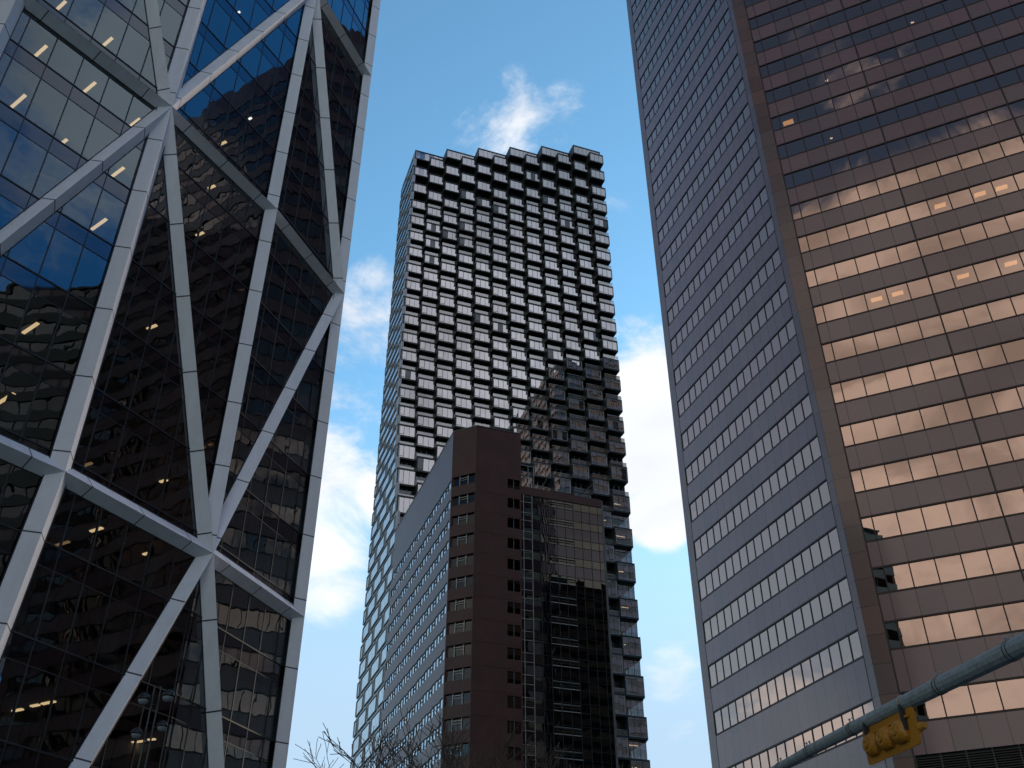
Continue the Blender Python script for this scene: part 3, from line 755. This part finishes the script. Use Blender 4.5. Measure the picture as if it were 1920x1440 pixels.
# glazed wing beside it
gw = empty('glazed_wing', (*tp(46, 120), 0), 'lower wing with dark smoked curtain wall and pale mullions right of the brick corner', 'building')
PW = 109.5; wing = Face(tp(0, PW), GA+90)
T_ = [40.55, 41.11, 42.3, 43.49, 44.66, 45.84, 47.03, 48.22, 49.42, 50.63, 51.82, 52.40]
pan = []; wfr = MB(); lad = MB()
z = 65.3; row = 0
while z > 3:
    for a, b, m_, vis in ((z-1.12, z, 'smoke_glass', True), (z-2.70, z-1.12, 'smoke_spandrel', False)):
        g = MB()
        for s0, s1 in zip(T_, T_[1:]): wing.pane(g, s0, s1, a, b, -.08, m_, .006)
        f = MB()
        for s in T_[1:-1]: wing.box(f, s-.022, s+.022, a, b, -.12, -.02, 'dark_gasket')
        wing.box(f, T_[0], T_[-1], b-.025, b+.0, -.12, -.015, 'dark_gasket')
        if vis:
            for q in (3, 4, 5): # operable lights with pale rails
                pass
            for q in (4, 5, 6):
                s0, s1 = T_[q]+.06, T_[q+1]-.06
                for dz in (.30, .42, .72, 1.08): wing.box(f, s0, s1, z-dz-.02, z-dz+.02, -.11, .0, 'alu_frame' if dz in (.30, 1.08) else 'dark_gasket')
            wing.box(f, T_[1], T_[2], z-.40, z-.36, -.11, .0, 'dark_gasket'); wing.box(f, T_[1], T_[2], z-.66, z-.62, -.11, .0, 'dark_gasket')
            wing.box(f, T_[0], T_[2], z-1.14, z-1.09, -.11, .03, 'alu_frame')
        else: wing.box(f, T_[0], T_[2], z-2.72, z-2.67, -.11, .03, 'alu_frame')
        if vis and row > 2:
            wing.box(f, T_[4], T_[7], z-1.14, z-1.11, -.11, .01, 'alu_frame')
        pan.append((g, f))
    z -= 2.70; row += 1
family(pan, 'curtain_wall', gw, 'window_frame')
for s in (41.11, 42.3): wing.box(lad, s-.03, s+.03, 3, 65.3, -.1, .05, 'alu_frame')
wing.box(lad, T_[0]+.02, T_[0]+.08, 3, 65.3, -.1, .05, 'dark_gasket')
put(lad, 'mullion', gw)
wl = MB(); wing.box(wl, 40.2, 52.45, 65.32, 66.5, -.5, .05, 'brown_brick'); wing.box(wl, 40.2, 40.5, 0, 66.5, -20, .05, 'brown_brick'); wing.box(wl, 52.42, 52.7, 0, 66.4, -26, -.05, 'dark_window_frame')
wing.box(wl, 40.6, 52.3, 0, 66.0, -26, -2.2, 'room_dark')
put(wl, 'wall', gw)
dv = MB()   # roof davit and its thin hanger
P0 = Vector(wing.at(48.6, -.8, 66.0)); P1 = Vector(wing.at(51.2, .9, 68.6))
dv.tube([P0, P1], .07, 'black_pole', 6); dv.tube([P1, P1+Vector((0, 0, -3.2))], .015, 'black_pole', 4)
P0 = Vector(wing.at(43.6, -.8, 66.0)); P1 = Vector(wing.at(44.6, .9, 68.8))
dv.tube([P0, P1], .06, 'black_pole', 6); dv.tube([P1, P1+Vector((0, 0, -4.2))], .015, 'black_pole', 4)
put(dv, 'davit', gw)
tr = MB()   # pale pipe frame on the roof terrace
a = Vector(wing.at(40.9, -1.0, 66.4))
for s in (40.9, 42.2, 43.0): tr.tube([wing.at(s, -1.0, 66.3), wing.at(s, -1.0, 70.4)], .045, 'pale_frame', 6)
tr.tube([wing.at(40.7, -1.0, 70.4), wing.at(43.1, -1.0, 70.4)], .05, 'pale_frame', 6); tr.tube([wing.at(40.7, -1.0, 69.4), wing.at(42.2, -1.0, 69.4)], .04, 'pale_frame', 6)
put(tr, 'roof_rail', gw)

# ================================================================== 5. buildings outside the frame (seen in reflections or from the side)
def context(name, label, c0, az_, wx, wy, h, wallm, glassm, fl_h=3.8, group=None):
    root = empty(name, (*c0, 0), label, 'building', group)
    d = hz(az_); e = hz(az_+90)
    P = lambda a, b: (c0[0]+d[0]*a+e[0]*b, c0[1]+d[1]*a+e[1]*b)
    pts = [P(-wy/2, -wx/2), P(-wy/2, wx/2), P(wy/2, wx/2), P(wy/2, -wx/2)]
    mb = MB(); polyprism(mb, inset(pts, .4), 0, h-.5, 'room_dark'); g = MB()
    for i in range(4):
        a, b = pts[i], pts[(i+1) % 4]; F = Face(a, azof(a, b)); ln = math.hypot(b[0]-a[0], b[1]-a[1])
        z_ = 4.0
        F.box(mb, .02, ln-.02, 0, 4.0, -.35, 0, wallm, 0, 1.5)
        while z_ < h-2:
            zz = min(z_+fl_h, h)
            F.pane(g, .02, ln-.02, z_, z_+fl_h*.5, -.2, glassm); F.box(mb, .02, ln-.02, z_+fl_h*.5, zz, -.35, 0, wallm, 0, 1.5)
            for q in range(1, int(ln/3)): F.box(mb, q*3-.06, q*3+.06, z_, z_+fl_h*.5, -.3, -.05, 'dark_window_frame')
            z_ += fl_h
    polyprism(mb, inset(pts, .2), h-.6, h-.3, 'roofing')
    put(mb, 'wall', root); put(g, 'glazing', root)
context('granite_tower', 'taller brown granite tower behind the slanted office tower, outside the right edge', (100, 116), GA, 40, 38, 214, 'granite', 'dim_bronze')
context('side_block', 'dark glass block with pale floor lines across the cross street on the right', (97, 12), GA, 40, 40, 107, 'dark_window_frame', 'plain_glass', 3.6)
context('reflection_blocker', 'unseen very tall dark granite block added far behind the viewer to the right to darken reflections', (124, -74), GA, 62, 40, 216, 'granite', 'dim_bronze', 3.9)  # added out of view, blocks bright sky the office tower windows would mirror
context('rear_block', 'concrete office slab behind and left of the viewer', (-47, -38), GA, 22, 26, 92, 'concrete', 'dark_window', 3.6)
context('rear_tower', 'brown slab further back down the street behind the viewer', (40, -120), GA, 34, 30, 58, 'granite', 'plain_glass', 3.8)

# ================================================================== 6. signal arm and traffic light
sg = empty('signal_pole', (8.62, 7.55, 0), 'grey galvanised mast arm reaching over the road at the lower right', 'street pole')
am = MB()
apts = [((8.62, 7.55), 6.05, .180), ((7.75, 10.3), 6.28, .160), ((6.896, 13.10), 6.40, .140), ((6.36, 14.9), 6.41, .124), ((5.77, 16.74), 6.40, .108), ((5.35, 18.1), 6.385, .096), ((5.018, 19.33), 6.37, .084), ((4.6, 20.9), 6.33, .075)]
am.tube([(x, y, z) for (x, y), z, r in apts], [r for _, _, r in apts], 'galvanised', 12)
put(am, 'arm', sg)
ms = MB(); ms.tube([(8.72, 7.25, 0), (8.72, 7.25, .04)], .3, 'galvanised', 16); ms.tube([(8.72, 7.25, .04), (8.72, 7.25, 6.3)], [.22, .19], 'galvanised', 12); ms.tube([(8.72, 7.25, 6.3), (8.72, 7.25, 6.36)], [.2, .08], 'galvanised', 12)
put(ms, 'mast', sg)
def arm_at(u):
    """point, radius at arc distance u along the arm (metres from the (5.77,16.74) point, towards the mast)"""
    best = None
    pts3 = [(Vector((x, y, z)), r) for (x, y), z, r in apts]
    o0 = 4; acc = 0
    if u >= 0:
        i = o0
        while i > 0:
            d = (pts3[i-1][0]-pts3[i][0]).length
            if acc+d >= u: f = (u-acc)/d; return pts3[i][0].lerp(pts3[i-1][0], f), pts3[i][1]*(1-f)+pts3[i-1][1]*f
            acc += d; i -= 1
        return pts3[0]
    u = -u; i = o0
    while i < len(pts3)-1:
        d = (pts3[i+1][0]-pts3[i][0]).length
        if acc+d >= u: f = (u-acc)/d; return pts3[i][0].lerp(pts3[i+1][0], f), pts3[i][1]*(1-f)+pts3[i+1][1]*f
        acc += d; i += 1
    return pts3[-1]
ad = (Vector((6.896, 13.10, 6.4))-Vector((5.018, 19.33, 6.37))).normalized()   # towards the mast
def ring(mb, c, r, rt, m, n=14):
    x = ad.cross(Vector((0, 0, 1))).normalized(); y = x.cross(ad).normalized()
    pts = [c+x*math.cos(2*math.pi*k/n)*r+y*math.sin(2*math.pi*k/n)*r for k in range(n+1)]
    mb.tube(pts, rt, m, 5, False)
for u in (3.62, 2.05, -.25, -1.65, -2.75, -3.6):
    c, r = arm_at(u); q = MB()
    for du in (-.035, .035): ring(q, c+ad*du, r+.004, .005, 'black_pole')
    for du in (-.05, .05): # clamp bolts standing on top
        b0 = c+ad*du+Vector((0, 0, r)); q.tube([b0, b0+Vector((.01, 0, .075))], .012, 'galvanised', 6); q.tube([b0+Vector((0, 0, .05)), b0+Vector((0, 0, .065))], .022, 'galvanised', 6)
    sx = ad.cross(Vector((0, 0, 1))).normalized()
    b0 = c+sx*-.03+Vector((0, 0, r+.02)); q.tube([b0-ad*.06, b0+ad*.06], .011, 'galvanised', 5)
    put(q, 'clamp', sg)
q = MB(); c, r = arm_at(1.15)
ring(q, c, r+.01, .010, 'cable')
down = Vector((0, 0, -1))
loop = [c+down*(r+.0)+ad*.00, c+down*(r+.10)+ad*.05, c+down*(r+.17)+ad*.02, c+down*(r+.12)+ad*.16, c+down*(r+.02)+ad*.20, c+down*(r+.12)+ad*.24, c+down*(r+.22)+ad*.18, c+down*(r+.16)+ad*.08]
q.tube(loop, .006, 'cable', 5); put(q, 'cable_loop', sg)

# traffic light: seen from behind, hung under the arm
S0 = Vector((5.77, 16.74, 0)); S1 = Vector((6.165, 15.39, 0))
sdv = (S1-S0).normalized(); sn = Vector((sdv.y, -sdv.x, 0))
if sn.dot(Vector((-1, -1, 0))) < 0: sn = -sn          # towards the camera side (back of the signal)
tl = empty('traffic_light', (*( (S0+S1)/2).xy, 5.7), 'yellow three lamp traffic signal seen from behind under the grey arm', 'traffic light')
W = (S1-S0).length
def sp(a, o, z): v = S0+sdv*a+sn*o; return (v.x, v.y, z)
def sbx(mb, a0, a1, o0, o1, z0, z1, m):
    c = [sp(a, o, z) for z in (z0, z1) for o in (o0, o1) for a in (a0, a1)]
    for f in ((2, 3, 7, 6), (1, 0, 4, 5), (0, 2, 6, 4), (3, 1, 5, 7), (0, 1, 3, 2), (6, 7, 5, 4)): mb.quad([c[i] for i in f], m)
q = MB()   # backplate with rounded corners
z0, z1, rc = 5.73, 6.30, .07
pts = []
for cx, cz, a0 in ((W-rc, z0+rc, -90), (W-rc, z1-rc, 0), (rc, z1-rc, 90), (rc, z0+rc, 180)):
    for e in range(5): an = R(a0+e*22.5); pts.append((cx+rc*math.cos(an), cz+rc*math.sin(an)))
q.prism([sp(a, 0.0, z) for a, z in pts], [sp(a, .015, z) for a, z in pts], 'signal_yellow'); put(q, 'backplate', tl)
zc = 6.0
for i in range(3):
    a = .26+i*.385; q = MB()
    # square housing section that rounds off into a dome with a raised ring and hub
    prof = [(.0, .172), (.07, .170), (.11, .150), (.145, .118), (.150, .075), (.175, .068), (.180, .045), (.168, .022), (.170, .001)]
    n = 20; rings_ = []
    for k, (o, r) in enumerate(prof):
        rg = []
        sq = max(0, 1-k/2.2)
        for e in range(n):
            an = 2*math.pi*e/n; cx, cz = math.cos(an), math.sin(an)
            mx = max(abs(cx), abs(cz)); kx = (1/mx)*sq*.98+(1-sq)
            rg.append(sp(a+cx*r*kx, .018+o, zc+cz*r*kx))
        rings_.append(rg)
    for r0_, r1_ in zip(rings_, rings_[1:]):
        for e in range(n): f = (e+1) % n; q.quad([r0_[e], r0_[f], r1_[f], r1_[e]], 'signal_yellow')
    put(q, 'lamp_housing', tl)
    q = MB()   # visor on the far side
    for e in range(12):
        a0, a1 = R(-20+e*220/12), R(-20+(e+1)*220/12)
        f = lambda an, o, rr: sp(a+math.cos(an)*rr, o, zc+math.sin(an)*rr)
        q.quad([f(a0, -.01, .155), f(a1, -.01, .155), f(a1, -.24, .150), f(a0, -.24, .150)], 'signal_yellow')
        q.quad([f(a0, -.01, .150), f(a0, -.24, .145), f(a1, -.24, .145), f(a1, -.01, .150)], 'signal_black')
    put(q, 'visor', tl)
for a_, z_, w_ in ((W-.25, 5.98, .045), (.17, 6.16, .04)):
    q = MB(); sbx(q, a_, a_+w_, .02, .10, z_, 6.37, 'signal_black'); put(q, 'bracket', tl)
q = MB(); sbx(q, .10, 1.28, .02, .06, 6.16, 6.20, 'signal_yellow'); put(q, 'rail', tl)
q = MB(); q.tube([sp(W-.01, -.03, 5.98), sp(W+.10, -.05, 5.98)], [.075, .05], 'signal_yellow', 10); put(q, 'side_cap', tl)

# ================================================================== 7. slim mast with globe lamps, in front of the diagrid tower
pb = Vector((*[c*30 for c in hz(-19.7)], 0))
lp = empty('lamp_mast', pb, 'slim black twin tube mast with four round lamps before the dark glass at lower left', 'street lamp')
q = MB(); vx = Vector((*hz(70), 0))
for s_ in (-1, 1): q.tube([pb+vx*.085*s_, pb+vx*.085*s_+Vector((0, 0, 10.8))], .028, 'black_pole', 8)
for i in range(21): z_ = .4+i*.52; q.tube([pb-vx*.11+Vector((0, 0, z_)), pb+vx*.11+Vector((0, 0, z_))], .014, 'black_pole', 5)
q.tube([pb, pb+Vector((0, 0, .25))], [.3, .16], 'black_pole', 14)
put(q, 'mast', lp)
for s_, z_, rr in ((1, 10.55, .19), (-1, 10.40, .18), (1, 9.7, .16), (-1, 9.45, .16)):
    q = MB(); e = pb+vx*s_*.32+Vector((0, 0, z_))
    q.tube([pb+vx*.08*s_+Vector((0, 0, z_-.05)), e+Vector((0, 0, .02))], .02, 'black_pole', 6)
    prof = [(rr*math.sin(R(a)), rr*math.cos(R(a))) for a in range(0, 105, 15)]
    n = 14; rg = [[e+Vector((r*math.cos(2*math.pi*k/n), r*math.sin(2*math.pi*k/n), h)) for k in range(n)] for r, h in prof]
    for a, b in zip(rg, rg[1:]):
        for k in range(n): q.quad([a[k], a[(k+1) % n], b[(k+1) % n], b[k]], 'black_pole')
    o = put(q, 'lamp', lp, smooth=True)
    g = MB(); prof = [(rr*.86*math.sin(R(a)), rr*.86*math.cos(R(a))) for a in range(100, 181, 16)]
    rg = [[e+Vector((max(r, .001)*math.cos(2*math.pi*k/n), max(r, .001)*math.sin(2*math.pi*k/n), h)) for k in range(n)] for r, h in prof]
    for a, b in zip(rg, rg[1:]):
        for k in range(n): g.quad([a[k], a[(k+1) % n], b[(k+1) % n], b[k]], 'lamp_glass')
    c = g.build('lens', smooth=True); c.parent = o; c.matrix_parent_inverse = Matrix.Identity(4)

# ================================================================== 8. bare winter trees
def bare_tree(loc, height, spread, seed, label, lean=0.0, trunk_h=.30, levels_=6, rad=.16):
    rnd = random.Random(seed); root = empty('bare_tree', (*loc, 0), label, 'tree', 'bare street trees')
    tk, cr = MB(), MB(); base = Vector((*loc, 0))
    def grow(p, d, ln, r, lv):
        n = 4; path = [p]; rads = [r]; dd = d.copy()
        for i in range(n):
            dd = (dd+Vector((rnd.uniform(-1, 1), rnd.uniform(-1, 1), rnd.uniform(-.3, .6)))*.14).normalized()
            path.append(path[-1]+dd*ln/n); rads.append(max(.009, r*(1-.42*(i+1)/n)))
        (tk if lv == 0 else cr).tube(path, rads, 'bark', 8 if lv < 2 else (5 if lv < 4 else 3), False)
        if lv >= levels_: return
        k = 3 if lv < 1 else (3 if rnd.random() < .55 else 2)
        for i in range(k):
            an = rnd.uniform(0, 2*math.pi) if lv else 2*math.pi*i/k+rnd.uniform(-.3, .3)
            up = dd; side = Vector((math.cos(an), math.sin(an), 0)); side = (side-up*side.dot(up)).normalized()
            sp_ = rnd.uniform(.32, .62)*spread
            nd = (up*math.cos(sp_)+side*math.sin(sp_)+Vector((0, 0, .10))).normalized()
            grow(path[-1], nd, ln*rnd.uniform(.62, .84), rads[-1]*rnd.uniform(.62, .8), lv+1)
        if lv >= 1:
            for q_ in range(2):   # side twigs
                i = rnd.choice((1, 2, 3)); an = rnd.uniform(0, 6.28); side = Vector((math.cos(an), math.sin(an), .5)).normalized()
                grow(path[i], (dd*.6+side).normalized(), ln*.5, rads[i]*.42, max(lv+2, levels_-1))
    grow(base, Vector((lean, 0, 1)).normalized(), height*trunk_h, rad, 0)
    zmax = max(v[2] for v in cr.v); k = height/zmax
    for mb in (tk, cr): mb.v = [(loc[0]+(x-loc[0])*k, loc[1]+(y-loc[1])*k, z_*k) for x, y, z_ in mb.v]
    put(tk, 'trunk', root, smooth=True); put(cr, 'crown', root, smooth=True)
def gp(az_, d): h = hz(az_); return (h[0]*d, h[1]*d)
bare_tree(gp(-10.2, 26), 6.7, 1.0, 3, 'small bare tree whose twig tips rise between the two left towers')
bare_tree(gp(-6.4, 27), 9.3, 1.1, 11, 'bare tree in front of the left flank of the brick block')
bare_tree(gp(-3.6, 24), 9.3, 1.15, 5, 'bare tree before the chamfered brick corner, most twigs')
bare_tree(gp(-1.2, 29), 10.2, 1.0, 8, 'bare tree with reddish twigs before the dark brick front')
